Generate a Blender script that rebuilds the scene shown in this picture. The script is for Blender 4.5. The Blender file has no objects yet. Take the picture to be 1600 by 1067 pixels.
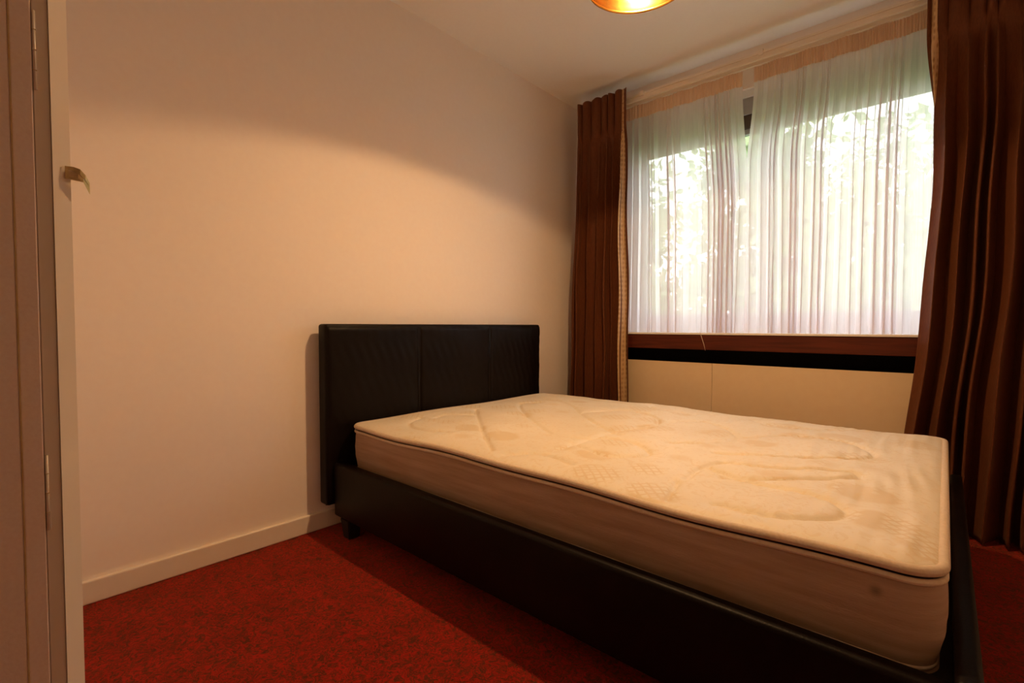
import bpy, bmesh, math, random
import numpy as np
from mathutils import Vector, Matrix

random.seed(4); RNG = np.random.default_rng(7)
PI = math.pi
S = bpy.context.scene
COL = S.collection

# ------------------------------------------------------------------ camera, world, light, exposure
EYE = 0.895
cam_d = bpy.data.cameras.new('camera'); cam = bpy.data.objects.new('camera', cam_d); COL.objects.link(cam)
cam_d.sensor_width = 36.0; cam_d.lens = 758 / 1600 * 36
cam_d.clip_start = 0.02; cam_d.clip_end = 200
cam.location = (0, 0, EYE)
cam.rotation_euler = (math.radians(90 - 1.8), 0, math.radians(41.8))
S.camera = cam

W = bpy.data.worlds.new('overcast_sky'); S.world = W; W.use_nodes = True
bg = W.node_tree.nodes['Background']
bg.inputs[0].default_value = (0.96, 0.98, 1.0, 1); bg.inputs[1].default_value = 5.4

S.view_settings.view_transform = 'Standard'; S.view_settings.look = 'None'
S.view_settings.gamma = 1.0; S.view_settings.use_curve_mapping = False
S.view_settings.exposure = 0.0
try:
    S.cycles.transparent_max_bounces = 24
    S.cycles.max_bounces = 12; S.cycles.diffuse_bounces = 7
    S.cycles.sample_clamp_indirect = 15.0
except Exception:
    pass

BULB_STRENGTH = 2850.0
BULB_COLOR = (1.0, 0.585, 0.26)

# ------------------------------------------------------------------ materials
def new_mat(name):
    m = bpy.data.materials.new(name); m.use_nodes = True
    nt = m.node_tree; return m, nt, nt.nodes['Principled BSDF']

def N(nt, typ, **kw):
    n = nt.nodes.new(typ)
    for k, v in kw.items():
        if k.startswith('i_'):
            n.inputs[k[2:].replace('_', ' ')].default_value = v
        else:
            setattr(n, k, v)
    return n

def coord(nt, scale=(1, 1, 1), kind='Object', rot=(0, 0, 0)):
    t = N(nt, 'ShaderNodeTexCoord'); mp = N(nt, 'ShaderNodeMapping')
    mp.inputs['Scale'].default_value = scale; mp.inputs['Rotation'].default_value = rot
    nt.links.new(t.outputs[kind], mp.inputs[0]); return mp.outputs[0]

def ramp(nt, fac, stops):
    r = N(nt, 'ShaderNodeValToRGB'); cr = r.color_ramp
    while len(cr.elements) < len(stops): cr.elements.new(0.5)
    for e, (p, c) in zip(cr.elements, stops):
        e.position = p; e.color = (*c, 1) if len(c) == 3 else c
    nt.links.new(fac, r.inputs[0]); return r.outputs[0]

def bump(nt, height, strength, dist, p):
    b = N(nt, 'ShaderNodeBump'); b.inputs['Strength'].default_value = strength; b.inputs['Distance'].default_value = dist
    nt.links.new(height, b.inputs['Height']); nt.links.new(b.outputs[0], p.inputs['Normal']); return b

def simple(name, c1, c2=None, rough=0.6, nscale=30, bstr=0.15, bdist=0.002, metal=0.0, spec=0.5, aniso=(1, 1, 1), detail=4):
    m, nt, p = new_mat(name)
    co = coord(nt, aniso)
    n = N(nt, 'ShaderNodeTexNoise', i_Scale=nscale, i_Detail=detail)
    nt.links.new(co, n.inputs['Vector'])
    c = ramp(nt, n.outputs['Fac'], [(0.3, c1), (0.7, c2 or c1)])
    nt.links.new(c, p.inputs['Base Color'])
    p.inputs['Roughness'].default_value = rough; p.inputs['Metallic'].default_value = metal
    p.inputs['Specular IOR Level'].default_value = spec
    if bstr: bump(nt, n.outputs['Fac'], bstr, bdist, p)
    return m

M = {}
M['wall'] = simple('cream_wall_paint', (.90, .82, .76), (.91, .84, .78), rough=.55, nscale=45, bstr=.10, bdist=.001, spec=.3)
M['ceiling'] = simple('ceiling_paint', (.93, .90, .87), (.94, .92, .89), rough=.7, nscale=60, bstr=.1, bdist=.001)
M['panel_wall'] = simple('beige_panel_paint', (.84, .66, .43), (.86, .69, .46), rough=.6, nscale=25, bstr=.05, bdist=.001)
M['trim'] = simple('gloss_cream_paint', (.80, .73, .64), (.83, .76, .67), rough=.32, nscale=20, bstr=.08, bdist=.001)
M['jamb'] = simple('door_frame_gloss_paint', (.90, .83, .74), (.92, .85, .76), rough=.12, nscale=12, bstr=.06, bdist=.001)
M['leaf'] = simple('door_leaf_paint', (.88, .74, .68), (.92, .80, .74), rough=.4, nscale=260, bstr=.35, bdist=.0008)
M['leaf_core'] = simple('door_edge_bare_wood', (.55, .40, .20), (.70, .55, .30), rough=.6, nscale=60)
M['black'] = simple('near_black_recess', (.006, .005, .005), (.010, .008, .007), rough=.85, spec=.1)  # plain near-black colour for the faces inside the slot
M['white_sill'] = simple('white_sill_paint', (.80, .78, .75), (.84, .82, .79), rough=.35)
M['window_frame'] = simple('grey_window_frame', (.34, .35, .36), (.40, .41, .42), rough=.4, nscale=10, bstr=.03)
M['dark_frame'] = simple('dark_bronze_frame', (.060, .045, .040), (.085, .065, .058), rough=.5, nscale=10, bstr=.03)
M['dark_rubber'] = simple('dark_window_gasket', (.05, .04, .04), (.08, .06, .05), rough=.7)
M['white_slat'] = simple('white_vent_strip', (.80, .82, .84), (.84, .86, .88), rough=.5)
M['brass_latch'] = simple('aged_brass', (.40, .29, .13), (.55, .42, .22), rough=.38, metal=.9, nscale=80)
M['black_plastic'] = simple('black_plastic', (.01, .01, .01), rough=.5)
M['white_plastic'] = simple('white_plastic', (.8, .78, .74), rough=.4)
M['cord'] = simple('pale_cord', (.62, .50, .40), (.66, .54, .44), rough=.8, nscale=200)

def wood_mat():
    m, nt, p = new_mat('mahogany_board')
    co = coord(nt, (1.2, 9, 22))
    n = N(nt, 'ShaderNodeTexNoise', i_Scale=3.0, i_Detail=8, i_Distortion=.6); nt.links.new(co, n.inputs['Vector'])
    nt.links.new(ramp(nt, n.outputs['Fac'], [(.3, (.055, .009, .004)), (.7, (.115, .020, .007))]), p.inputs['Base Color'])
    p.inputs['Roughness'].default_value = .5; p.inputs['Specular IOR Level'].default_value = .25
    bump(nt, n.outputs['Fac'], .12, .001, p); return m
M['wood'] = wood_mat()

def leather_mat():
    m, nt, p = new_mat('dark_brown_faux_leather')
    v = N(nt, 'ShaderNodeTexVoronoi', i_Scale=260); nt.links.new(coord(nt), v.inputs['Vector'])
    n = N(nt, 'ShaderNodeTexNoise', i_Scale=4.0, i_Detail=5); nt.links.new(coord(nt), n.inputs['Vector'])
    nt.links.new(ramp(nt, n.outputs['Fac'], [(.3, (.0035, .0016, .0013)), (.75, (.006, .003, .0025))]), p.inputs['Base Color'])
    nt.links.new(ramp(nt, n.outputs['Fac'], [(.3, (.40,) * 3), (.8, (.55,) * 3)]), p.inputs['Roughness'])
    bump(nt, v.outputs['Distance'], .25, .0008, p)
    p.inputs['Specular IOR Level'].default_value = .16; return m
M['leather'] = leather_mat()
M['seam'] = simple('black_seam_thread', (.008, .005, .005), rough=.8, nscale=300)

def carpet_mat():
    m, nt, p = new_mat('red_mottled_carpet')
    c0 = coord(nt)
    warp = N(nt, 'ShaderNodeTexNoise', i_Scale=22, i_Detail=2); nt.links.new(c0, warp.inputs['Vector'])
    mixv = N(nt, 'ShaderNodeMixRGB'); mixv.inputs[0].default_value = .05
    nt.links.new(c0, mixv.inputs[1]); nt.links.new(warp.outputs['Color'], mixv.inputs[2])
    n1 = N(nt, 'ShaderNodeTexNoise', i_Scale=80, i_Detail=3, i_Roughness=.6, i_Distortion=1.6); nt.links.new(mixv.outputs[0], n1.inputs['Vector'])
    n2 = N(nt, 'ShaderNodeTexNoise', i_Scale=9, i_Detail=3); nt.links.new(c0, n2.inputs['Vector'])
    col = ramp(nt, n1.outputs['Fac'], [(.36, (.075, .022, .010)), (.45, (.15, .022, .010)), (.52, (.27, .014, .008)), (.62, (.42, .010, .009)), (.72, (.24, .034, .014))])
    mul = N(nt, 'ShaderNodeMixRGB', blend_type='MULTIPLY'); mul.inputs[0].default_value = .6
    nt.links.new(col, mul.inputs[1])
    nt.links.new(ramp(nt, n2.outputs['Fac'], [(.35, (.65, .65, .65)), (.65, (1, 1, 1))]), mul.inputs[2])
    nt.links.new(mul.outputs[0], p.inputs['Base Color'])
    p.inputs['Roughness'].default_value = .95; p.inputs['Specular IOR Level'].default_value = .1
    p.inputs['Sheen Weight'].default_value = .25
    p.inputs['Sheen Tint'].default_value = (1, .3, .15, 1)
    f = N(nt, 'ShaderNodeTexNoise', i_Scale=420, i_Detail=2); nt.links.new(c0, f.inputs['Vector'])
    bump(nt, f.outputs['Fac'], .7, .004, p); return m
M['carpet'] = carpet_mat()

def ticking_mat():
    """cream damask ticking with a faint gold lattice print, woven sheen"""
    m, nt, p = new_mat('cream_damask_ticking')
    co = coord(nt, (1, 1, 1), rot=(0, 0, PI / 4))
    v = N(nt, 'ShaderNodeTexVoronoi', i_Scale=46, i_Randomness=.1, distance='CHEBYCHEV', feature='F1'); nt.links.new(co, v.inputs['Vector'])
    lat = ramp(nt, v.outputs['Distance'], [(.30, (0, 0, 0)), (.42, (1, 1, 1)), (.5, (1, 1, 1))])
    # motif patches, where the lattice shows
    v2 = N(nt, 'ShaderNodeTexVoronoi', i_Scale=5.0, i_Randomness=.8); nt.links.new(coord(nt, (1, 1.2, 1)), v2.inputs['Vector'])
    patch = ramp(nt, v2.outputs['Distance'], [(.34, (1, 1, 1)), (.42, (0, 0, 0))])
    n = N(nt, 'ShaderNodeTexNoise', i_Scale=26, i_Detail=4, i_Distortion=2.5); nt.links.new(coord(nt), n.inputs['Vector'])
    leafp = ramp(nt, n.outputs['Fac'], [(.54, (0, 0, 0)), (.60, (1, 1, 1))])
    mx = N(nt, 'ShaderNodeMixRGB', blend_type='MULTIPLY'); mx.inputs[0].default_value = 1
    nt.links.new(lat, mx.inputs[1]); nt.links.new(patch, mx.inputs[2])
    ad = N(nt, 'ShaderNodeMixRGB', blend_type='LIGHTEN'); ad.inputs[0].default_value = .45
    nt.links.new(mx.outputs[0], ad.inputs[1]); nt.links.new(leafp, ad.inputs[2])
    st = N(nt, 'ShaderNodeTexNoise', i_Scale=3, i_Detail=4); nt.links.new(coord(nt), st.inputs['Vector'])
    base = ramp(nt, st.outputs['Fac'], [(.35, (.76, .68, .54)), (.65, (.82, .75, .62))])
    c = N(nt, 'ShaderNodeMixRGB'); nt.links.new(base, c.inputs[1]); c.inputs[2].default_value = (.66, .49, .24, 1)
    sc_ = N(nt, 'ShaderNodeMath', operation='MULTIPLY'); nt.links.new(ad.outputs[0], sc_.inputs[0]); sc_.inputs[1].default_value = .5
    nt.links.new(sc_.outputs[0], c.inputs[0])
    nt.links.new(c.outputs[0], p.inputs['Base Color'])
    p.inputs['Roughness'].default_value = .5; p.inputs['Specular IOR Level'].default_value = .45
    w = N(nt, 'ShaderNodeTexNoise', i_Scale=1.0, i_Detail=3); nt.links.new(coord(nt, (400, 120, 120)), w.inputs['Vector'])
    b = bump(nt, w.outputs['Fac'], .3, .001, p)
    b2 = N(nt, 'ShaderNodeBump'); b2.inputs['Strength'].default_value = .25; b2.inputs['Distance'].default_value = .001
    nt.links.new(ad.outputs[0], b2.inputs['Height']); nt.links.new(b.outputs[0], b2.inputs['Normal'])
    nt.links.new(b2.outputs[0], p.inputs['Normal']); return m
M['ticking'] = ticking_mat()

def border_mat():
    m, nt, p = new_mat('worn_mattress_border')
    n = N(nt, 'ShaderNodeTexNoise', i_Scale=1, i_Detail=5); nt.links.new(coord(nt, (5, 5, 70)), n.inputs['Vector'])
    f = N(nt, 'ShaderNodeTexNoise', i_Scale=1, i_Detail=2); nt.links.new(coord(nt, (90, 90, 420)), f.inputs['Vector'])
    a = ramp(nt, n.outputs['Fac'], [(.3, (.33, .21, .14)), (.7, (.44, .30, .21))])
    # one small grey scuff low on the side near the foot
    g = N(nt, 'ShaderNodeNewGeometry'); vm = N(nt, 'ShaderNodeVectorMath', operation='DISTANCE')
    nt.links.new(g.outputs['Position'], vm.inputs[0]); vm.inputs[1].default_value = (-.085, 1.09, .415)
    spot = ramp(nt, vm.outputs['Value'], [(.004, (.25, .25, .25)), (.014, (1, 1, 1))])
    mm = N(nt, 'ShaderNodeMixRGB', blend_type='MULTIPLY'); mm.inputs[0].default_value = .75
    nt.links.new(a, mm.inputs[1]); nt.links.new(spot, mm.inputs[2])
    nt.links.new(mm.outputs[0], p.inputs['Base Color']); p.inputs['Roughness'].default_value = .8
    bump(nt, f.outputs['Fac'], .35, .0015, p); return m
M['border'] = border_mat()
M['piping'] = simple('mattress_edge_tape', (.60, .48, .35), (.68, .56, .43), rough=.7, nscale=150, bstr=.3, bdist=.001)

def drape_mat():
    m, nt, p = new_mat('copper_brown_satin_drape')
    n = N(nt, 'ShaderNodeTexNoise', i_Scale=1, i_Detail=3); nt.links.new(coord(nt, (300, 300, 40)), n.inputs['Vector'])
    nt.links.new(ramp(nt, n.outputs['Fac'], [(.3, (.095, .027, .009)), (.7, (.145, .042, .014))]), p.inputs['Base Color'])
    p.inputs['Roughness'].default_value = .6; p.inputs['Specular IOR Level'].default_value = .25
    p.inputs['Sheen Weight'].default_value = .1; p.inputs['Sheen Tint'].default_value = (1, .6, .35, 1)
    bump(nt, n.outputs['Fac'], .2, .0006, p); return m
M['drape'] = drape_mat()

def braid_mat():
    m, nt, p = new_mat('gold_braid')
    v = N(nt, 'ShaderNodeTexVoronoi', i_Scale=1, i_Randomness=.2); nt.links.new(coord(nt, (90, 90, 34)), v.inputs['Vector'])
    nt.links.new(ramp(nt, v.outputs['Distance'], [(.15, (.36, .19, .075)), (.5, (.62, .42, .22))]), p.inputs['Base Color'])
    p.inputs['Roughness'].default_value = .45
    bump(nt, v.outputs['Distance'], .6, .003, p); return m
M['braid'] = braid_mat()
M['bead'] = simple('copper_bead', (.20, .07, .03), (.28, .10, .04), rough=.35)

def sheer_mat(name, hole, diff, trans, share=.62):
    m = bpy.data.materials.new(name); m.use_nodes = True; nt = m.node_tree; nt.nodes.clear()
    out = N(nt, 'ShaderNodeOutputMaterial'); tr = N(nt, 'ShaderNodeBsdfTransparent')
    df = N(nt, 'ShaderNodeBsdfDiffuse'); tl = N(nt, 'ShaderNodeBsdfTranslucent')
    df.inputs[0].default_value = diff; tl.inputs[0].default_value = trans
    a = N(nt, 'ShaderNodeMixShader'); a.inputs[0].default_value = share
    nt.links.new(df.outputs[0], a.inputs[1]); nt.links.new(tl.outputs[0], a.inputs[2])
    b = N(nt, 'ShaderNodeMixShader')
    n = N(nt, 'ShaderNodeTexNoise', i_Scale=1, i_Detail=2); nt.links.new(coord(nt, (260, 260, 6)), n.inputs['Vector'])
    r = ramp(nt, n.outputs['Fac'], [(.3, (hole - .05,) * 3), (.7, (hole + .05,) * 3)])
    nt.links.new(r, b.inputs[0]); nt.links.new(a.outputs[0], b.inputs[1]); nt.links.new(tr.outputs[0], b.inputs[2])
    nt.links.new(b.outputs[0], out.inputs[0]); return m
M['sheer'] = sheer_mat('white_voile', .20, (.90, .85, .84, 1), (.93, .88, .92, 1))
M['sheer_tape'] = sheer_mat('voile_heading_tape', .02, (.90, .68, .50, 1), (.60, .45, .34, 1), .25)

def glass_mat():
    m = bpy.data.materials.new('window_glass'); m.use_nodes = True; nt = m.node_tree; nt.nodes.clear()
    out = N(nt, 'ShaderNodeOutputMaterial'); tr = N(nt, 'ShaderNodeBsdfTransparent'); gl = N(nt, 'ShaderNodeBsdfGlossy')
    gl.inputs['Roughness'].default_value = .02; tr.inputs[0].default_value = (.96, .97, .96, 1)
    mx = N(nt, 'ShaderNodeMixShader'); mx.inputs[0].default_value = .05
    nt.links.new(tr.outputs[0], mx.inputs[1]); nt.links.new(gl.outputs[0], mx.inputs[2]); nt.links.new(mx.outputs[0], out.inputs[0]); return m
M['glass'] = glass_mat()

def brass_mat():
    m, nt, p = new_mat('polished_brass')
    n = N(nt, 'ShaderNodeTexNoise', i_Scale=14, i_Detail=4); nt.links.new(coord(nt), n.inputs['Vector'])
    nt.links.new(ramp(nt, n.outputs['Fac'], [(.3, (.74, .40, .09)), (.7, (.84, .50, .14))]), p.inputs['Base Color'])
    p.inputs['Metallic'].default_value = 1; p.inputs['Roughness'].default_value = .17
    bump(nt, n.outputs['Fac'], .05, .002, p); return m
M['brass'] = brass_mat()

def bulb_mat():
    m = bpy.data.materials.new('lit_bulb'); m.use_nodes = True; nt = m.node_tree; nt.nodes.clear()
    out = N(nt, 'ShaderNodeOutputMaterial'); e = N(nt, 'ShaderNodeEmission')
    e.inputs[0].default_value = (*BULB_COLOR, 1); e.inputs[1].default_value = BULB_STRENGTH
    nt.links.new(e.outputs[0], out.inputs[0]); return m
M['bulb'] = bulb_mat()

def leaves_mat():
    m, nt, p = new_mat('tree_leaves')
    n = N(nt, 'ShaderNodeTexNoise', i_Scale=2.2, i_Detail=3); nt.links.new(coord(nt), n.inputs['Vector'])
    nt.links.new(ramp(nt, n.outputs['Fac'], [(.3, (.17, .24, .12)), (.5, (.30, .37, .20)), (.7, (.56, .58, .34))]), p.inputs['Base Color'])
    p.inputs['Roughness'].default_value = .4
    tl = N(nt, 'ShaderNodeBsdfTranslucent'); tl.inputs[0].default_value = (.46, .60, .30, 1)
    mx = N(nt, 'ShaderNodeMixShader'); mx.inputs[0].default_value = .45
    o = nt.nodes['Material Output']
    nt.links.new(p.outputs[0], mx.inputs[1]); nt.links.new(tl.outputs[0], mx.inputs[2]); nt.links.new(mx.outputs[0], o.inputs[0])
    return m
M['leaves'] = leaves_mat()
M['bark'] = simple('tree_bark', (.10, .07, .05), (.17, .13, .09), rough=.9, nscale=8, bstr=.6, bdist=.03)
M['grass'] = simple('lawn', (.10, .20, .05), (.18, .30, .09), rough=.9, nscale=3, bstr=.4, bdist=.05)

# ------------------------------------------------------------------ helpers
def props(o, label=None, cat=None, group=None, kind=None):
    if label: o['label'] = label
    if cat: o['category'] = cat
    if group: o['group'] = group
    if kind: o['kind'] = kind
    return o

def empty(name, loc=(0, 0, 0), **kw):
    o = bpy.data.objects.new(name, None); COL.objects.link(o); o.location = loc; o.empty_display_size = .1
    return props(o, **kw)

def link_mesh(name, me, mat, parent=None, smooth=False):
    o = bpy.data.objects.new(name, me); COL.objects.link(o)
    if mat: me.materials.append(mat)
    if smooth: me.polygons.foreach_set('use_smooth', [True] * len(me.polygons))
    if parent:
        o.parent = parent
        pl = parent.location.copy()
        if parent.parent: pl += parent.parent.location
        me.transform(Matrix.Translation(-pl))
    return o

def from_bm(name, bm, mat, parent=None, smooth=False):
    me = bpy.data.meshes.new(name); bm.normal_update(); bm.to_mesh(me); bm.free()
    return link_mesh(name, me, mat, parent, smooth)

def box_bm(bm, x0, x1, y0, y1, z0, z1, bev=0, seg=2):
    r = bmesh.ops.create_cube(bm, size=1)
    vs = r['verts']
    for v in vs:
        v.co.x = x0 if v.co.x < 0 else x1; v.co.y = y0 if v.co.y < 0 else y1; v.co.z = z0 if v.co.z < 0 else z1
    if bev:
        es = list({e for v in vs for e in v.link_edges})
        bmesh.ops.bevel(bm, geom=es, offset=bev, segments=seg, affect='EDGES', profile=.5)

def box(name, x0, x1, y0, y1, z0, z1, mat, parent=None, bev=0, seg=2, smooth=False):
    bm = bmesh.new(); box_bm(bm, x0, x1, y0, y1, z0, z1, bev, seg)
    return from_bm(name, bm, mat, parent, smooth)

def boxes(name, lst, mat, parent=None, bev=0):
    bm = bmesh.new()
    for b in lst: box_bm(bm, *b, bev)
    return from_bm(name, bm, mat, parent)

def grid_mesh(name, P, mat, parent=None, smooth=True, closed_u=False):
    """P: array (rows, cols, 3)"""
    r, c = P.shape[:2]
    idx = np.arange(r * c).reshape(r, c)
    if closed_u: idx = np.concatenate([idx, idx[:, :1]], 1)
    f = np.stack([idx[:-1, :-1], idx[:-1, 1:], idx[1:, 1:], idx[1:, :-1]], -1).reshape(-1, 4)
    me = bpy.data.meshes.new(name); me.from_pydata(P.reshape(-1, 3).tolist(), [], f.tolist()); me.update()
    return link_mesh(name, me, mat, parent, smooth)

def tube(name, pts, rad, mat, parent=None, seg=10, cap=True):
    pts = [Vector(p) for p in pts]; bm = bmesh.new(); rings = []
    for i, p in enumerate(pts):
        d = (pts[min(i + 1, len(pts) - 1)] - pts[max(i - 1, 0)]).normalized()
        a = d.orthogonal().normalized() if i == 0 else (a - d * a.dot(d)).normalized()
        b = d.cross(a); rr = rad[i] if isinstance(rad, (list, tuple)) else rad
        rings.append([bm.verts.new(p + (a * math.cos(t) + b * math.sin(t)) * rr) for t in [2 * PI * k / seg for k in range(seg)]])
    for A, B in zip(rings, rings[1:]):
        for k in range(seg): bm.faces.new((A[k], A[(k + 1) % seg], B[(k + 1) % seg], B[k]))
    if cap: bm.faces.new(rings[0][::-1]); bm.faces.new(rings[-1])
    return from_bm(name, bm, mat, parent, True)

def lathe(name, prof, cx, cy, mat, parent=None, seg=96):
    t = np.linspace(0, 2 * PI, seg, endpoint=False)
    P = np.array([[(cx + r * math.cos(a), cy + r * math.sin(a), z) for a in t] for r, z in prof])
    o = grid_mesh(name, P, mat, parent, True, closed_u=True)
    return o

def struct(o, label, cat=None):
    return props(o, label=label, cat=cat, kind='structure')

# ------------------------------------------------------------------ room shell
XL, XR, YW, YB, H = -2.05, .82, 3.01, 0.0815, 2.48
o = boxes('floor', [(XL - .1, XR + .1, -1.5, YW + .25, -.1, 0)], M['carpet']); struct(o, 'red and brown mottled carpet covering the floor', 'floor')
o = boxes('ceiling', [(XL - .1, XR + .1, -1.5, YW + .25, H, H + .1)], M['ceiling']); struct(o, 'plain pale painted ceiling', 'ceiling')
o = boxes('wall_left', [(XL - .1, XL, -.02, YW + .25, 0, H)], M['wall']); struct(o, 'cream painted wall behind the dark headboard', 'wall')
o = boxes('wall_right', [(XR, XR + .1, -1.5, YW + .25, 0, H)], M['wall']); struct(o, 'cream painted wall opposite the bed headboard', 'wall')
# window wall: opening x -1.78..0.72, z .85..2.26; panelled lower wall with a dark slot under the sill
WX0, WX1, WZ0, WZ1 = -1.60, .40, .845, 2.26
wall_w = boxes('wall_window', [(XL, WX0, YW, YW + .24, .757, H), (WX1, XR, YW, YW + .24, .757, H),
                               (WX0, WX1, YW, YW + .24, WZ1, H), (XL, XR, YW + .10, YW + .24, 0, .845), (XL, -1.84, YW, YW + .10, 0, .757)], M['wall'])
struct(wall_w, 'cream wall around the wide window', 'wall')
p = boxes('lower_panel', [(-1.84, -1.03, 2.93, 3.105, 0, .674), (-1.028, .40, 2.93, 3.105, 0, .674), (.403, XR, 2.93, 3.105, 0, .674)], M['panel_wall'], wall_w)
p['label'] = 'beige boxed panelling below the dark slot'
p = boxes('slot_lining', [(-1.84, XR, 3.04, 3.108, .674, .757)], M['black'], wall_w); p['label'] = 'black recess below the wooden board'
p = boxes('slot_top', [(-1.84, XR, 2.93, 3.108, .757, .7575)], M['black'], wall_w)
p = boxes('slot_shelf', [(-1.84, XR, 2.94, 3.108, .6735, .676)], M['black'], wall_w)
# back wall and opening with door frame
JX = -.75
boxes_back = [(XL, JX - .03, -.02, YB - .004, 0, H), (.15, XR, -.02, YB - .004, 0, H), (JX - .03, .15, -.02, YB - .004, 2.06, H)]
wb = boxes('wall_back', boxes_back, M['wall']); struct(wb, 'cream wall around the doorway beside the camera', 'wall')
hall = boxes('wall_hall', [(-1.3, -1.2, -1.5, -.02, 0, H), (-1.2, XR, -1.5, -1.4, 0, H)], M['wall']); struct(hall, 'hallway wall behind the doorway', 'wall')

# baseboards
def baseboard(name, pts, label):
    bm = bmesh.new(); box_bm(bm, *pts, 0)
    o = from_bm(name, bm, M['trim']); b = o.modifiers.new('bevel', 'BEVEL'); b.width = .006; b.segments = 3
    struct(o, label, 'baseboard')
baseboard('baseboard_left', (XL, XL + .016, YB, 2.93, 0, .078), 'cream painted skirting board along the headboard wall')
baseboard('baseboard_right', (XR - .016, XR, YB, 2.93, 0, .078), 'cream painted skirting board along the right wall')

# ------------------------------------------------------------------ window
win = empty('window_1', (-.53, YW + .06, .855)); struct(win, 'wide grey framed two sash window behind the voile', 'window')
fy0, fy1 = YW + .02, YW + .09
ix0, ix1 = WX0, WX1
box('frame_head', ix0, ix1, fy0, fy1, 2.12, 2.215, M['window_frame'], win, .004)
o = box('vent_strip', ix0, ix1, fy0 - .005, fy1, 2.215, 2.26, M['white_slat'], win, .003); o['label'] = 'white strip above the window frame'
box('gasket', ix0, ix1, fy0 + .008, fy1, 2.112, 2.12, M['dark_rubber'], win)
box('frame_transom', ix0, ix1, fy0 + .004, fy1, 2.040, 2.112, M['dark_frame'], win, .004)
box('frame_sill', ix0, ix1, fy0, fy1, WZ0 + .012, .915, M['window_frame'], win, .004)
box('frame_side', ix0, ix0 + .06, fy0, fy1, .915, 2.04, M['window_frame'], win, .004)
box('frame_side', ix1 - .06, ix1, fy0, fy1, .915, 2.04, M['window_frame'], win, .004)
for (a, b) in ((ix0 + .06, -.785), (-.785, ix1 - .06)):
    s = boxes('sash', [(a, b, fy0 + .012, fy1 - .02, .915, .972), (a, b, fy0 + .012, fy1 - .02, 2.01, 2.04),
                       (a, a + .028, fy0 + .012, fy1 - .02, .972, 2.01), (b - .028, b, fy0 + .012, fy1 - .02, .972, 2.01)], M['window_frame'], win, .003)
    g = box('pane', a + .026, b - .026, fy0 + .028, fy0 + .033, .970, 2.012, M['glass'], s)
    g['label'] = 'clear glass pane'
# sill board and wooden apron
o = box('trim_1', -1.82, XR, 2.845, YW + .10, .845, .8565, M['white_sill'], None, .002); struct(o, 'thin white sill board under the voile curtains', 'sill')
o = box('trim_2', -1.82, XR, 2.852, 2.93, .7575, .845, M['wood'], None, .003); struct(o, 'dark red wooden board below the white sill', 'trim')

# ------------------------------------------------------------------ curtain track
tr = empty('curtain_track', (-.5, 2.88, 2.34), label='cream double curtain rail fixed above the window', cat='curtain rail')
o = boxes('rail', [(-1.88, .80, 2.848, 2.858, 2.318, 2.358), (-1.88, .80, 2.842, 2.848, 2.346, 2.358), (-1.88, .80, 2.843, 2.848, 2.318, 2.327)], M['trim'], tr, .0015)
o = boxes('rail', [(-1.88, .80, 2.894, 2.907, 2.318, 2.352)], M['trim'], tr, .003)
for bx in (-1.45, -.765, -.12, .55):
    b = boxes('bracket', [(bx - .012, bx + .012, 2.838, 3.01, 2.358, 2.368), (bx - .012, bx + .012, 2.998, 3.01, 2.33, 2.40), (bx - .012, bx + .012, 2.836, 2.845, 2.338, 2.368)], M['trim'], tr, .001)

# ------------------------------------------------------------------ heavy drapes
def smooth(a, b, x):
    t = np.clip((x - a) / (b - a), 0, 1); return t * t * (3 - 2 * t)

def fold_phase(n, seed, jitter=.55):
    r = np.random.default_rng(seed)
    w = 1 + jitter * (r.random(n) - .5) * 2
    e = np.concatenate([[0], np.cumsum(w)]); e /= e[-1]
    amps = .65 + .7 * r.random(n + 1)
    return e, amps

def drape_surface(xa, xb, y0, zt, zb, n, amp, seed, edge_side, curl=None, per=22, rows=80, top_amp=.008, hdr=.11, ripple=.012):
    """xa(v), xb(v) give the left and right x; folds in y; edge_side 'R' or 'L' is the flat leading edge"""
    e, amps = fold_phase(n, seed); r = np.random.default_rng(seed + 5)
    cols = n * per + 1
    u = np.linspace(0, 1, cols); v = np.concatenate([np.linspace(0, .16, rows // 3, endpoint=False), np.linspace(.16, 1, rows - rows // 3)])
    U, V = np.meshgrid(u, v)
    wob = .16 * np.sin(U * 9 + V * 1.6 + seed) * (V - .2) + .06 * np.sin(U * 23 - V * 3 + seed * 2) * V
    ph = np.interp(U, e, np.arange(n + 1)) + wob * smooth(.1, .4, V)
    a = np.interp(U * n, np.arange(n + 1), amps)
    flat = smooth(0, .07, 1 - U) if edge_side == 'R' else smooth(0, .07, U)
    A = amp * (.35 + .65 * smooth(hdr, .45, V)) * a * (.15 + .85 * flat)
    body = 1 - 2 * (.5 - .5 * np.cos(2 * PI * ph)) ** 1.7   # narrow ridges towards the room, wide valleys
    pin = np.abs(np.cos(PI * ph)) ** .5
    hw = 1 - smooth(hdr * .75, hdr * 1.35, V)
    Y = y0 + (1 - hw) * A * body - hw * (top_amp * 2.2 * pin - top_amp)
    Y += ripple * .5 * np.sin(U * 40 + V * 14 + seed) * smooth(hdr, .3, V) * .4
    per_w = (xb(V) - xa(V)) / n
    X = xa(V) + (xb(V) - xa(V)) * U - (1 - hw) * per_w * .16 * np.sin(4 * PI * ph) * flat
    X += .004 * np.sin(V * 19 + U * 11) * smooth(.1, .3, V)
    Z = zt + (zb - zt) * V + .004 * np.sin(U * 31) * (1 - V)
    if curl is not None: X, Y = curl(U, V, X, Y)
    return np.stack([X, Y, Z], -1)

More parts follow.
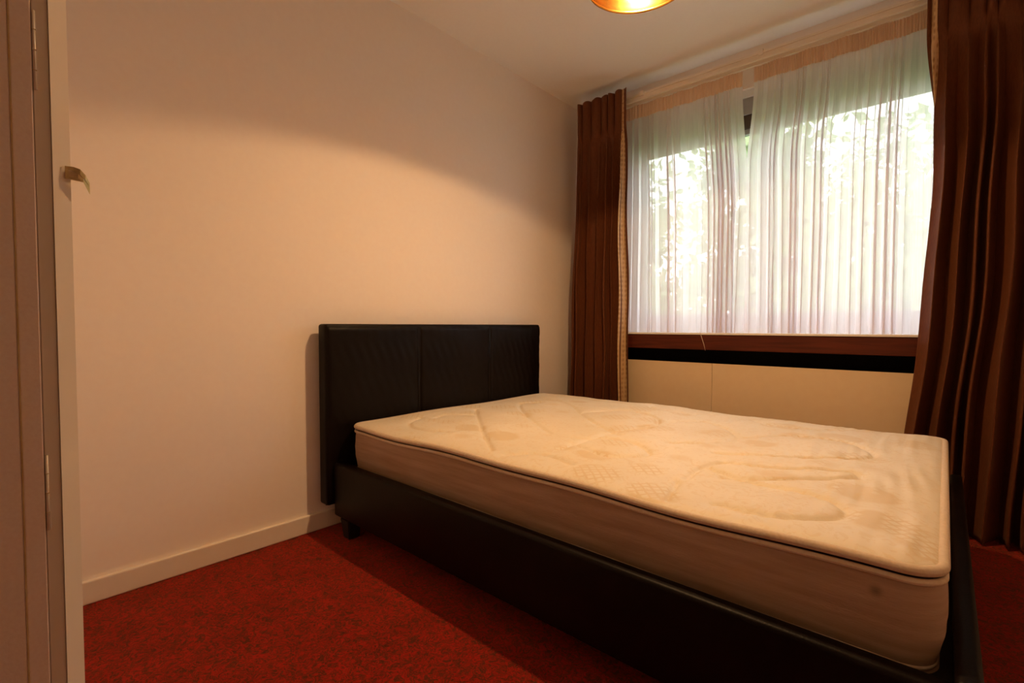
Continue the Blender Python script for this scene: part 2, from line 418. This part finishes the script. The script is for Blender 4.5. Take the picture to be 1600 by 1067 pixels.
def braid_from(P, i0, i1, name, parent, off=(0, -.004, 0)):
    Q = P[:, i0:i1].copy()
    Q += np.array(off)
    # swell the middle of the braid forward
    t = np.linspace(-1, 1, Q.shape[1]); Q[:, :, 1] -= .003 * (1 - t ** 2)[None, :]
    o = grid_mesh(name, Q, M['braid'], parent)
    s = o.modifiers.new('thick', 'SOLIDIFY'); s.thickness = .003
    o['label'] = 'gold braid strip down the leading edge'
    return o, Q

zt = 2.39
lx_a = lambda V: -1.915 + .010 * np.sin(V * 5) - .02 * smooth(0, .5, V)
lx_b = lambda V: -1.522 + .0 * V + .012 * smooth(.25, .6, V)
def lc(U, V, X, Y):
    # outer edge bent back to the wall, added to block leaking window light
    u1 = .06; i1 = int(round(u1 * (U.shape[1] - 1))); m = U < u1
    d = np.clip((u1 - U) / u1, 0, 1)
    return np.where(m, X[:, i1:i1 + 1] - .012 * d, X), np.where(m, Y[:, i1:i1 + 1] * (1 - d) + 2.985 * d, Y)
PL = drape_surface(lx_a, lx_b, 2.795, zt, .012, 7, .050, 3, 'R', per=24, top_amp=.016, curl=lc)
left = empty('drape', (-1.75, 2.80, 0), label='copper brown satin drape in the far corner, left of the window', cat='curtain', group='copper drapes beside the window')
o = grid_mesh('fabric', PL, M['drape'], left); s = o.modifiers.new('thick', 'SOLIDIFY'); s.thickness = .003
nc = PL.shape[1]
bo, Q = braid_from(PL, int(nc * .905), int(nc * .960), 'braid', left)
# copper beads along the braid
def beads(Q, parent_braid, v0, v1, step, root):
    mid = Q[:, Q.shape[1] // 2]
    z = mid[:, 2]; me = None; k = 0
    bm = bmesh.new(); bmesh.ops.create_icosphere(bm, subdivisions=1, radius=.0055)
    for vv in bm.verts: vv.co.y *= .6
    me = bpy.data.meshes.new('bead'); bm.to_mesh(me); bm.free(); me.materials.append(M['bead'])
    zz = v0
    while zz > v1:
        x = np.interp(-zz, -z, mid[:, 0]); y = np.interp(-zz, -z, mid[:, 1])
        b = bpy.data.objects.new('bead', me); COL.objects.link(b); b.parent = parent_braid
        b.location = (x - root.location.x, y - .004 - root.location.y, zz - root.location.z)
        zz -= step
beads(Q, bo, 2.30, .60, .056, left)

def rc(U, V, X, Y):
    # lower down, the leading edge turns back towards the window
    u1 = .055; k = smooth(.10, .30, V); Wd = .8
    d = np.clip(u1 - U, 0, 1) * Wd
    i1 = int(round(u1 * (U.shape[1] - 1)))
    X1 = X[:, i1:i1 + 1]; Y1 = Y[:, i1:i1 + 1]
    m = U < u1
    return np.where(m, (1 - k) * X + k * (X1 + .35 * d), X), np.where(m, (1 - k) * Y + k * (Y1 + 1.0 * d), Y)
rx_a = lambda V: -.088 - .016 * smooth(.2, .55, V) - .075 * smooth(.45, 1.0, V)
rx_b = lambda V: .66 + .02 * np.sin(V * 4)
PR = drape_surface(rx_a, rx_b, 2.785, zt, .010, 13, .055, 11, 'L', curl=rc, per=24, top_amp=.012)
right = empty('drape', (.28, 2.79, 0), label='copper brown satin drape at the right end of the window, falling to the carpet', cat='curtain', group='copper drapes beside the window')
o = grid_mesh('fabric', PR, M['drape'], right); s = o.modifiers.new('thick', 'SOLIDIFY'); s.thickness = .003
nc = PR.shape[1]
bo, Q = braid_from(PR, int(nc * .022), int(nc * .050), 'braid', right)

# ------------------------------------------------------------------ voile sheers
def sheer_surface(xa, xb, y0, zt, zb, n, amp, seed, per=14, rows=40):
    e, amps = fold_phase(n, seed, .85)
    cols = n * per + 1; u = np.linspace(0, 1, cols); v = np.linspace(0, 1, rows)
    U, V = np.meshgrid(u, v)
    wob = .22 * np.sin(U * 7 + V * 1.2 + seed) * V + .10 * np.sin(U * 17 - V * 1.5 + seed) * V
    ph = np.interp(U, e, np.arange(n + 1)) + wob
    a = np.interp(U * n, np.arange(n + 1), amps) * (.6 + .7 * (.5 + .5 * np.sin(U * 17 + seed)))
    A = amp * (.35 + .65 * smooth(0, .35, V)) * a
    Y = y0 + A * np.cos(2 * PI * ph)
    pw = (xb(V) - xa(V)) / n
    X = xa(V) + (xb(V) - xa(V)) * U - pw * (.06 + .16 * a / 1.3 * smooth(0, .3, V)) * np.sin(4 * PI * ph)
    Z = zt + (zb - zt) * V
    return np.stack([X, Y, Z], -1)

def tape_surface(x0, x1, y0, zt, zb, n, seed, amp=.0035, slope=0):
    cols = n * 8 + 1; u = np.linspace(0, 1, cols); v = np.linspace(0, 1, 6); U, V = np.meshgrid(u, v)
    r = np.random.default_rng(seed); e, am = fold_phase(n, seed, .6)
    ph = np.interp(U, e, np.arange(n + 1)); a = np.interp(U * n, np.arange(n + 1), am)
    Y = y0 + amp * a * np.cos(2 * PI * ph); X = x0 + (x1 - x0) * U
    Z = zt + (zb - zt) * V + .003 * np.sin(U * 37 + seed) * 1
    return np.stack([X, Y, Z], -1)

sy = 2.905
specs = [(lambda V: -1.70 + 0 * V, lambda V: -.873 - .004 * V + .045 * smooth(.0, .5, V) * 1, 20, 31, 'white voile panel on the left half of the window', 46),
         (lambda V: -.815 - .035 * smooth(0, .35, V), lambda V: .06 + 0 * V, 24, 47, 'white voile panel on the right half of the window, its heading finely gathered', 90)]
for xa, xb, n, sd, lab, nt_ in specs:
    root = empty('sheer_curtain', (float((xa(np.array(0.)) + xb(np.array(0.))) / 2), sy, .8575), label=lab, cat='curtain', group='voile panels over the window')
    P = sheer_surface(xa, xb, sy, 2.235, .8575, n, .019, sd)
    grid_mesh('voile', P, M['sheer'], root)
    T = tape_surface(float(xa(np.array(0.))), float(xb(np.array(0.))), sy - .004, 2.314, 2.232, nt_, sd)
    t = grid_mesh('heading_tape', T, M['sheer_tape'], root); t['label'] = 'opaque gathered cream heading tape'

# cord trailing over the sill
cp = [(-1.085, 2.875, .862), (-1.075, 2.858, .861), (-1.068, 2.842, .856), (-1.058, 2.838, .83), (-1.046, 2.842, .79), (-1.040, 2.848, .755)]
o = tube('pull_cord', cp, .0018, M['cord'], None, 6)
props(o, label='thin pale cord hanging over the dark wooden board', cat='cord')

# ------------------------------------------------------------------ bed
BY0, BY1 = 1.024, 2.48
bed = empty('bed_frame', (-.95, 1.755, 0), label='dark brown faux leather double bed frame with panelled headboard', cat='bed')
HX0, HX1 = -2.014, -1.935
hb = box('headboard', HX0, HX1 - .012, .998, 2.447, .127, .905, M['leather'], bed, .012, 3, True)
hb['label'] = 'tall headboard in three upholstered panels'
ys = [.998, 1.487, 1.985, 2.45]
for i in range(3):
    y0, y1 = ys[i], ys[i + 1]
    nu, nv = 60, 50
    u = np.linspace(0, 1, nu); v = np.linspace(0, 1, nv); U, V = np.meshgrid(u, v)
    du = np.minimum(U, 1 - U) * (y1 - y0); dz = np.minimum(V, 1 - V) * .776
    el = smooth(0, .012, U * (y1 - y0)) ** .5 if i else np.clip(1 - (1 - np.clip(U * (y1 - y0) / .022, 0, 1)) ** 2, 0, 1) ** .5
    er = smooth(0, .012, (1 - U) * (y1 - y0)) ** .5 if i < 2 else np.clip(1 - (1 - np.clip((1 - U) * (y1 - y0) / .022, 0, 1)) ** 2, 0, 1) ** .5
    et = np.clip(1 - (1 - np.clip(dz / .022, 0, 1)) ** 2, 0, 1) ** .5
    puff = .006 * smooth(0, .12, du) + .003 * np.sin(U * 3 + i) * np.sin(V * 4)
    pk = .0022 * np.sin(V * 130 + 5 * np.sin(V * 31 + i)) * np.exp(-du / .018) + .0012 * np.sin(U * 60 + V * 45 + i * 2) * np.sin(V * 17) + .002 * np.sin(V * 24 + U * 9 + i) * np.exp(-dz / .08)
    X = HX1 - .028 + (.022 + puff + pk) * np.minimum(np.minimum(el, er), et)
    Y = y0 + .0015 + (y1 - y0 - .003) * U; Z = .128 + .776 * V
    pnl = grid_mesh('panel', np.stack([X, Y, Z], -1), M['leather'], hb)
for y in ys[1:3]:
    tube('seam', [(HX1 - .0155, y, .14), (HX1 - .0125, y, .5), (HX1 - .0155, y, .897)], .0022, M['seam'], hb, 6)

def rail(name, x0, x1, y0, y1, z0, z1, lab=None):
    o = box(name, x0, x1, y0, y1, z0, z1, M['leather'], bed, .011, 4, True)
    if lab: o['label'] = lab
    return o
rail('side_rail', HX1 - .005, .03, BY0, BY0 + .045, .085, .312)
rail('side_rail', HX1 - .005, .03, BY1 - .045, BY1, .085, .312)
rail('foot_rail', 0.022, .058, BY0 - .002, BY1 + .002, .085, .335)
box('base_board', HX1, .022, BY0 + .045, BY1 - .045, .235, .283, M['seam'], bed)
for lx, ly in ((-1.90, BY0 + .004), (-.045, BY0 + .004), (-1.90, BY1 - .074), (-.045, BY1 - .074)):
    bm = bmesh.new(); r = bmesh.ops.create_cone(bm, segments=4, radius1=.034, radius2=.048, depth=.0855, cap_ends=True)
    bmesh.ops.rotate(bm, verts=bm.verts, cent=(0, 0, 0), matrix=Matrix.Rotation(PI / 4, 3, 'Z'))
    bmesh.ops.translate(bm, verts=bm.verts, vec=(lx + .035, ly + .035, .0428))
    bmesh.ops.bevel(bm, geom=bm.edges[:], offset=.004, segments=2, affect='EDGES')
    from_bm('leg', bm, M['black_plastic'], bed)

# ------------------------------------------------------------------ mattress
MX0, MX1, MY0, MY1 = -1.912, .010, 1.085, 2.422
ZT, ZBm = .468, .283
mat_ = empty('mattress', (-.95, 1.755, ZBm), label='cream quilted double mattress with gold patterned ticking lying on the dark bed frame', cat='mattress')
curves = [
 [(-1.74, 1.67), (-1.37, 1.35), (-1.12, 1.15)],
 [(-1.62, 2.03), (-1.69, 1.96), (-1.53, 1.78), (-1.33, 1.61), (-1.11, 1.46)],
 [(-1.71, 2.19), (-1.47, 2.09), (-1.21, 1.84), (-0.97, 1.64), (-0.89, 1.59)],
 [(-1.28, 1.90), (-1.2, 2.05), (-1.08, 2.08), (-0.96, 2.02), (-0.88, 1.88), (-0.91, 1.79)],
 [(-0.95, 1.3), (-0.93, 1.55), (-0.87, 1.8)],
 [(-1.77, 1.36), (-1.71, 1.25), (-1.58, 1.21), (-1.42, 1.24)],
 [(-0.86, 1.96), (-0.82, 2.05), (-0.74, 2.08), (-0.65, 2.02), (-0.56, 1.9), (-0.51, 1.93), (-0.45, 2.01), (-0.36, 2.06), (-0.27, 2.06), (-0.2, 2.01), (-0.165, 1.93), (-0.18, 1.86), (-0.24, 1.79), (-0.31, 1.73), (-0.39, 1.67), (-.55, 1.60)],
 [(-0.45, 1.36), (-0.32, 1.43), (-0.25, 1.49), (-0.19, 1.55), (-0.165, 1.6), (-0.185, 1.63), (-0.25, 1.6), (-0.37, 1.53), (-.5, 1.5)],
 [(-0.40, 1.17), (-0.30, 1.16), (-0.23, 1.18), (-0.17, 1.23), (-0.155, 1.28), (-0.17, 1.31), (-0.21, 1.34), (-0.26, 1.355), (-0.31, 1.36), (-0.41, 1.38), (-.52, 1.44)],
 [(-0.52, 1.30), (-0.53, 1.40), (-0.50, 1.50)], [(-0.50, 1.12), (-0.53, 1.26)], [(-0.56, 1.9), (-0.60, 1.74), (-.72, 1.62)],
 [(-1.10, 2.27), (-1.0, 2.20), (-.86, 2.23), (-.78, 2.30)], [(-.62, 2.28), (-.52, 2.20), (-.40, 2.22), (-.30, 2.29)], [(-1.62, 1.55), (-1.74, 1.48), (-1.72, 1.40)],
 [(-1.05, 1.15), (-.95, 1.22), (-.82, 1.19)], [(-1.0, 1.45), (-.82, 1.52), (-.70, 1.44), (-.78, 1.33), (-.95, 1.38)],
]
def catmull(pts, k=8):
    p = [2 * np.array(pts[0]) - np.array(pts[1])] + [np.array(q) for q in pts] + [2 * np.array(pts[-1]) - np.array(pts[-2])]
    out = []
    for i in range(1, len(p) - 2):
        for t in np.linspace(0, 1, k, endpoint=False):
            out.append(.5 * (2 * p[i] + (p[i + 1] - p[i - 1]) * t + (2 * p[i - 1] - 5 * p[i] + 4 * p[i + 1] - p[i + 2]) * t * t + (3 * p[i] - p[i - 1] - 3 * p[i + 1] + p[i + 2]) * t ** 3))
    out.append(p[-2]); return np.array(out)

def rr_points(inset, rad, n_side=(200, 140), n_c=14):
    """rounded rectangle outline, counterclockwise, evenly parameterised"""
    x0, x1, y0, y1 = MX0 + inset, MX1 - inset, MY0 + inset, MY1 - inset
    r = max(rad - inset, .004); out = []
    a, b = n_side
    for (cx, cy, a0, sx, n) in ((x1 - r, y0 + r, -PI / 2, 0, b), (x1 - r, y1 - r, 0, 1, a), (x0 + r, y1 - r, PI / 2, 2, b), (x0 + r, y0 + r, PI, 3, a)):
        for k in range(n_c + 1):
            t = a0 + PI / 2 * k / n_c; out.append((cx + r * math.cos(t), cy + r * math.sin(t)))
        # straight run to the next corner start
        t = a0 + PI / 2; ex, ey = out[-1]
        nx = {0: (x1, y1 - r), 1: (x0 + r, y1), 2: (x0, y0 + r), 3: (x1 - r, y0)}[sx]
        for k in range(1, n):
            out.append((ex + (nx[0] - ex) * k / n, ey + (nx[1] - ey) * k / n))
    return np.array(out)
RAD = .065
def edge_z(x, y):
    return .0035 * np.sin(x * 5.2 + 1.0) + .003 * np.sin(x * 11 + y * 3) + .002 * np.sin(y * 9)
def rough_noise(x, y):
    # creases run across the bed, strongest towards the foot
    f = smooth(-1.1, -.35, x)
    w = np.sin(x * 84 + 1.6 * np.sin(y * 4 + x * 9) + .8 * np.sin(y * 13)) * (.5 + .5 * np.sin(y * 7 + x * 15))
    w2 = np.sin(x * 165 + 2 * np.sin(y * 6 + 2) + y * 12) * (.5 + .5 * np.sin(y * 11 - x * 21 + 1))
    s = np.sin(x * 23 + 4 * np.sin(y * 4.1)) * np.sin(y * 19 + 3 * np.sin(x * 6))
    return f * (.0017 * w + .0013 * w2) + .0020 * s
def top_height(x, y):
    dx = np.minimum(x - MX0, MX1 - x); dy = np.minimum(y - MY0, MY1 - y)
    # distance to rounded outline
    qx = np.maximum(RAD - dx, 0); qy = np.maximum(RAD - dy, 0)
    d = np.where((dx < RAD) & (dy < RAD), RAD - np.hypot(qx, qy), np.minimum(dx, dy))
    d = np.maximum(d, 0)
    crown = .020 * (1 - np.exp(-d / .035)) + .006 * smooth(.05, .5, d)
    return crown, d
segs = [catmull(c) for c in curves]
A_ = np.concatenate([s[:-1] for s in segs]); B_ = np.concatenate([s[1:] for s in segs])
def dist_curves(x, y):
    out = np.full(x.shape, 9.0)
    for a, b in zip(A_, B_):
        ab = b - a; L = ab @ ab + 1e-12
        t = np.clip(((x - a[0]) * ab[0] + (y - a[1]) * ab[1]) / L, 0, 1)
        out = np.minimum(out, np.hypot(x - a[0] - t * ab[0], y - a[1] - t * ab[1]))
    return out
# top panel: square grid mapped, clipped to the rounded outline by pulling the corners in
nx, ny = 300, 210
gx = np.linspace(-1, 1, nx); gy = np.linspace(-1, 1, ny); GX, GY = np.meshgrid(gx, gy)
ins = .006
hx, hy = (MX1 - MX0) / 2 - ins, (MY1 - MY0) / 2 - ins
cx_, cy_ = (MX0 + MX1) / 2, (MY0 + MY1) / 2
X = GX * hx; Y = GY * hy
r = RAD - ins
ax = np.abs(X) - (hx - r); ay = np.abs(Y) - (hy - r)
cm = (ax > 0) & (ay > 0)
# map square corner to quarter disc
m = np.maximum(ax, ay); h = np.hypot(ax, ay) + 1e-9
fac = np.where(cm, m / h, 1.0)
X = np.where(cm, np.sign(X) * ((hx - r) + ax * fac), X); Y = np.where(cm, np.sign(Y) * ((hy - r) + ay * fac), Y)
X += cx_; Y += cy_
cr, dd = top_height(X, Y)
dc = dist_curves(X, Y)
quilt = (-.0085 * np.exp(-(dc / .008) ** 2) - .0045 * np.exp(-(dc / .03) ** 2)) * smooth(.02, .05, dd)
Z = ZT + edge_z(X, Y) + cr + quilt + rough_noise(X, Y) * smooth(.0, .06, dd)
Z = Z - .010 * np.exp(-dd / .006)
top = grid_mesh('top_panel', np.stack([X, Y, Z], -1), M['ticking'], mat_)

def ring_sweep(name, prof, mat, parent, mod=None):
    """prof: list of (inset, dz) ; swept around the outline"""
    rows = []
    for ins_, z_ in prof:
        o = rr_points(ins_, RAD); rows.append(np.column_stack([o, np.full(len(o), z_)]))
    P = np.array(rows)
    P[:, :, 2] += edge_z(P[:, :, 0], P[:, :, 1]) * np.clip((P[:, :, 2] - ZBm) / (ZT - ZBm), 0, 1)
    if mod: P = mod(P)
    return grid_mesh(name, P, mat, parent, True, closed_u=True)
# side border, slightly bulging and sagging, faint tufts
prof = []
for k in range(26):
    t = k / 25
    z = ZBm + (ZT - .018 - ZBm) * t
    prof.append((.004 - .010 * math.sin(PI * t) + .008 * (1 - t), z))
def sag(P):
    x, y, z = P[..., 0], P[..., 1], P[..., 2]
    t = np.clip((z - ZBm) / (ZT - ZBm), 0, 1)
    b = .0016 * np.sin(x * 11 + y * 13 + z * 12) * np.sin(PI * t) + .0007 * np.sin(z * 150 + x * 3) * np.sin(PI * t)
    nxv = np.where(x > MX1 - .03, 1, np.where(x < MX0 + .03, -1, 0)); nyv = np.where(y > MY1 - .03, 1, np.where(y < MY0 + .03, -1, 0))
    P = P.copy(); P[..., 0] += b * nxv; P[..., 1] += b * nyv
    return P
sb = ring_sweep('side_border', prof, M['border'], mat_, sag); sb['label'] = 'brownish worn side border'
rows = [rr_points(.008, RAD)]
# underside
o = rr_points(.006, RAD)
me = bpy.data.meshes.new('underside'); me.from_pydata([(a, b, ZBm + .0006) for a, b in o], [], [list(range(len(o)))[::-1]])
link_mesh('underside', me, M['border'], mat_)
# rolled edge tape: round outer roll, a groove under it and a thinner lower roll
def roll(cz, cin, rr, n=12):
    return [(cin - rr * math.cos(2 * PI * k / n) * 1.0, cz + rr * math.sin(2 * PI * k / n)) for k in range(n + 1)]
pp = ring_sweep('piping', roll(ZT - .002, .004, .0095), M['piping'], mat_); pp['label'] = 'rolled cream edge tape around the top'
pp = ring_sweep('piping', roll(ZT - .021, .002, .0060), M['piping'], mat_); pp['label'] = 'thin rolled seam below the edge tape'
pp = ring_sweep('piping', roll(ZBm + .008, .014, .006), M['piping'], mat_); pp['label'] = 'rolled edge tape around the bottom'

# ------------------------------------------------------------------ pendant lamp
LX, LY, RZ = -.773, 1.496, 2.035
lamp = empty('pendant_lamp', (LX, LY, RZ), label='polished brass dome pendant lamp hanging lit above the mattress', cat='lamp')
RR = .180
outer = [(RR, 0), (RR * 1.012, .004), (RR * 1.0, .012)]
for k in range(1, 20):
    t = k / 19 * PI / 2 * .93
    outer.append((RR * .995 * math.cos(t), .012 + .165 * math.sin(t)))
inner = [(max(r_ - .0025, .012), z_ - .002) for r_, z_ in outer[2:]][::-1]
prof = [(r_, RZ + z_) for r_, z_ in outer] + [(r_, RZ + max(z_, 0)) for r_, z_ in inner] + [(RR - .003, RZ + .002), (RR, RZ)]
sh = lathe('lamp_shade', prof, LX, LY, M['brass'], lamp)
lathe('cap', [(.002, RZ + .235), (.018, RZ + .232), (.026, RZ + .21), (.030, RZ + .17), (.020, RZ + .165)], LX, LY, M['brass'], lamp, 32)
lathe('socket', [(.002, RZ + .175), (.018, RZ + .172), (.019, RZ + .106), (.014, RZ + .102), (.002, RZ + .102)], LX, LY, M['white_plastic'], lamp, 24)
FZ = RZ + .052
bulb = lathe('bulb', [(.0275, FZ + .001), (.0300, FZ + .006), (.0295, FZ + .014), (.020, FZ + .034), (.014, FZ + .046), (.013, FZ + .060), (.002, FZ + .061)], LX, LY, M['white_plastic'], lamp, 32)
bulb['label'] = 'white reflector bulb'
f_ = lathe('bulb_face', [(.0005, FZ - .0085), (.008, FZ - .0078), (.015, FZ - .0055), (.021, FZ - .0025), (.0275, FZ + .0015)], LX, LY, M['bulb'], bulb, 32)
f_['label'] = 'glowing front of the bulb'
tube('cord', [(LX, LY, RZ + .23), (LX, LY, H - .03)], .003, M['white_plastic'], lamp, 8)
lathe('ceiling_rose', [(.002, H - .035), (.02, H - .034), (.045, H - .015), (.05, H - .0005), (.002, H - .0005)], LX, LY, M['white_plastic'], lamp, 32)

# ------------------------------------------------------------------ doorway at the left edge: frame, strike plate, open door leaf
fr = empty('door_1', (JX, .03, 0)); struct(fr, 'cream painted door with its frame at the left edge', 'door')
bm = bmesh.new()
for z0, z1 in ((0, 2.06),):
    pl = [(JX, .0665), (JX - .0085, .0824), (JX - .030, .0824), (JX - .030, .0665)]  # visible face splayed towards the lamp, shaped so it catches more light
    lo = [bm.verts.new((a, b, z0)) for a, b in pl]; hi = [bm.verts.new((a, b, z1)) for a, b in pl]
    for k in range(4): bm.faces.new((lo[k], lo[(k + 1) % 4], hi[(k + 1) % 4], hi[k]))
    bm.faces.new(lo[::-1]); bm.faces.new(hi)
box_bm(bm, JX - .03, .15, .0665, YB, 2.03, 2.06); box_bm(bm, .12, .15, .0665, YB, 0, 2.03)
bmesh.ops.recalc_face_normals(bm, faces=bm.faces[:])
from_bm('door_frame', bm, M['jamb'], fr)
boxes('door_stop', [(JX - .03, JX - .0028, .0530, .0665, 0, 2.06), (.1228, .15, .0530, .0665, 0, 2.03), (JX - .03, .15, .0530, .0665, 2.0328, 2.06)], M['trim'], fr, .001)
boxes('casing', [(JX - .09, JX - .03, YB - .004, YB + .003, 0, 2.12), (.15, .21, YB - .004, YB + .003, 0, 2.12), (JX - .03, .15, YB - .004, YB + .003, 2.06, 2.12)], M['jamb'], fr, .003)
d = boxes('door_leaf', [(JX - .044, JX + .0005, .0356, .0524, .01, 2.025), (JX - .044, JX + .0005, -.70, .0346, .01, 2.025)], M['leaf'], fr, .0012)
d['label'] = 'door leaf standing open, in shadow'
boxes('leaf_edging', [(JX - .043, JX + .0011, .0344, .0358, .01, 2.025)], M['leaf_core'], fr)
for z0 in (.665, 1.155):
    hg = boxes('hinge', [(JX - .0035, JX - .0012, .0535, .0570, z0, z0 + .085)], M['trim'], fr, .0005)
    tube('knuckle', [(JX - .0008, .0545, z0), (JX - .0008, .0545, z0 + .085)], .0016, M['trim'], hg, 8)
    for kz in (.02, .042, .064):
        boxes('knuckle_gap', [(JX - .002, JX + .0010, .0528, .0562, z0 + kz, z0 + kz + .0008)], M['leaf_core'], hg)
# strike plate with bent lip
sp = empty('strike_plate', (JX, .078, 1.064), label='small aged brass latch plate with a bent tongue on the cream door frame', cat='latch')
bm = bmesh.new()
pts = [(JX - .0055 + .0012, .0745), (JX - .0055 + .0012, .082), (JX - .0055 + .0018, .0875), (JX - .006, .0925), (JX - .0095, .0965)]
def plate(bm, pts, zt_, zb_, th=.0009):
    fr_, bk = [], []
    for (x, y), a, b in zip(pts, zt_, zb_):
        y += .0025; fr_.append((bm.verts.new((x + th, y, a)), bm.verts.new((x + th, y, b)))); bk.append((bm.verts.new((x, y, a)), bm.verts.new((x, y, b))))
    for i in range(len(pts) - 1):
        bm.faces.new((fr_[i][0], fr_[i][1], fr_[i + 1][1], fr_[i + 1][0])); bm.faces.new((bk[i][1], bk[i][0], bk[i + 1][0], bk[i + 1][1]))
        bm.faces.new((fr_[i][0], fr_[i + 1][0], bk[i + 1][0], bk[i][0])); bm.faces.new((fr_[i + 1][1], fr_[i][1], bk[i][1], bk[i + 1][1]))
    bm.faces.new((fr_[0][1], fr_[0][0], bk[0][0], bk[0][1])); bm.faces.new((fr_[-1][0], fr_[-1][1], bk[-1][1], bk[-1][0]))
plate(bm, pts, [1.078, 1.0785, 1.077, 1.072, 1.064], [1.074, 1.0735, 1.0705, 1.0655, 1.0595])
plate(bm, [(JX - .0055 + .0012, .0745), (JX - .0055 + .0012, .0775)], [1.0742, 1.0738], [1.064, 1.0635])
plate(bm, [(JX - .0055 + .0012, .0770), (JX - .0055 + .0016, .0870)], [1.0665, 1.0660], [1.0638, 1.0630])
plate(bm, [(JX - .0055 + .0012, .0855), (JX - .0055 + .0003, .0905), (JX - .0095, .0965)], [1.073, 1.070, 1.0620], [1.0632, 1.0630, 1.0510])
from_bm('plate', bm, M['brass_latch'], sp)
boxes('latch_recess', [(JX - .0085, JX - .0042, .0797, .0885, 1.0660, 1.0735)], M['leaf_core'], sp)

# ------------------------------------------------------------------ outside: lawn and trees
g = boxes('ground', [(-40, 30, 3.6, 60, -3.2, -3.0)], M['grass']); struct(g, 'lawn outside below the window', 'lawn')
def tree(x, y, h, rad, seed, label, leaf=1.0):
    r = np.random.default_rng(seed)
    t = empty('tree', (x, y, -3.0), label=label, cat='tree', group='trees outside the window')
    trunk = [(x, y, -3.0), (x + .1, y, -1), (x - .05, y + .1, 1), (x, y, h - 3.8)]
    tube('trunk', trunk, [.16, .12, .08, .03], M['bark'], t, 10)
    for k in range(7):
        a = r.random() * 2 * PI; z = -1.2 + k * (h - 2.5) / 7.5; L = rad * (.6 + .35 * r.random())
        tube('branch', [(x, y, z), (x + .5 * L * math.cos(a), y + .5 * L * math.sin(a), z + .35), (x + L * math.cos(a), y + L * math.sin(a), z + .6)], [.06, .035, .012], M['bark'], t, 6)
    n = 9500; cl = 110
    cc = r.normal(size=(cl, 3)); cc /= np.linalg.norm(cc, axis=1)[:, None]; cc *= (r.random(cl) ** .4)[:, None]
    cc *= np.array([rad, rad, h * .46]); cc += np.array([x, y, -3.0 + h * .55])
    c = cc[r.integers(0, cl, n)] + r.normal(size=(n, 3)) * .30
    a = r.normal(size=(n, 3)); a /= np.linalg.norm(a, axis=1)[:, None]
    b = np.cross(a, r.normal(size=(n, 3))); b /= np.linalg.norm(b, axis=1)[:, None]
    L = leaf * (.07 + .06 * r.random(n))[:, None]
    P = np.stack([c - a * L, c + b * L * .45, c + a * L, c - b * L * .45], 1).reshape(-1, 3)
    me = bpy.data.meshes.new('foliage'); me.from_pydata(P.tolist(), [], np.arange(4 * n).reshape(-1, 4).tolist())
    o = link_mesh('foliage', me, M['leaves'], t); o['kind'] = 'stuff'
for args in [
    (-4.9, 8.2, 7.0, 1.75, 1, 'leafy tree outside, behind the left voile panel'),
    (-.35, 8.2, 6.6, 1.75, 2, 'leafy tree outside, behind the right voile panel'),
    (-8.0, 13.2, 8.6, 2.0, 3, 'far tree outside, beyond the left edge of the window', 1.7),
    (-3.2, 13.2, 9.0, 2.0, 4, 'far tree outside, in the gap between the two nearer trees', 1.7),
    (1.6, 13.2, 8.4, 2.0, 5, 'far tree outside, beyond the right drape', 1.7)]:
    tree(*args)
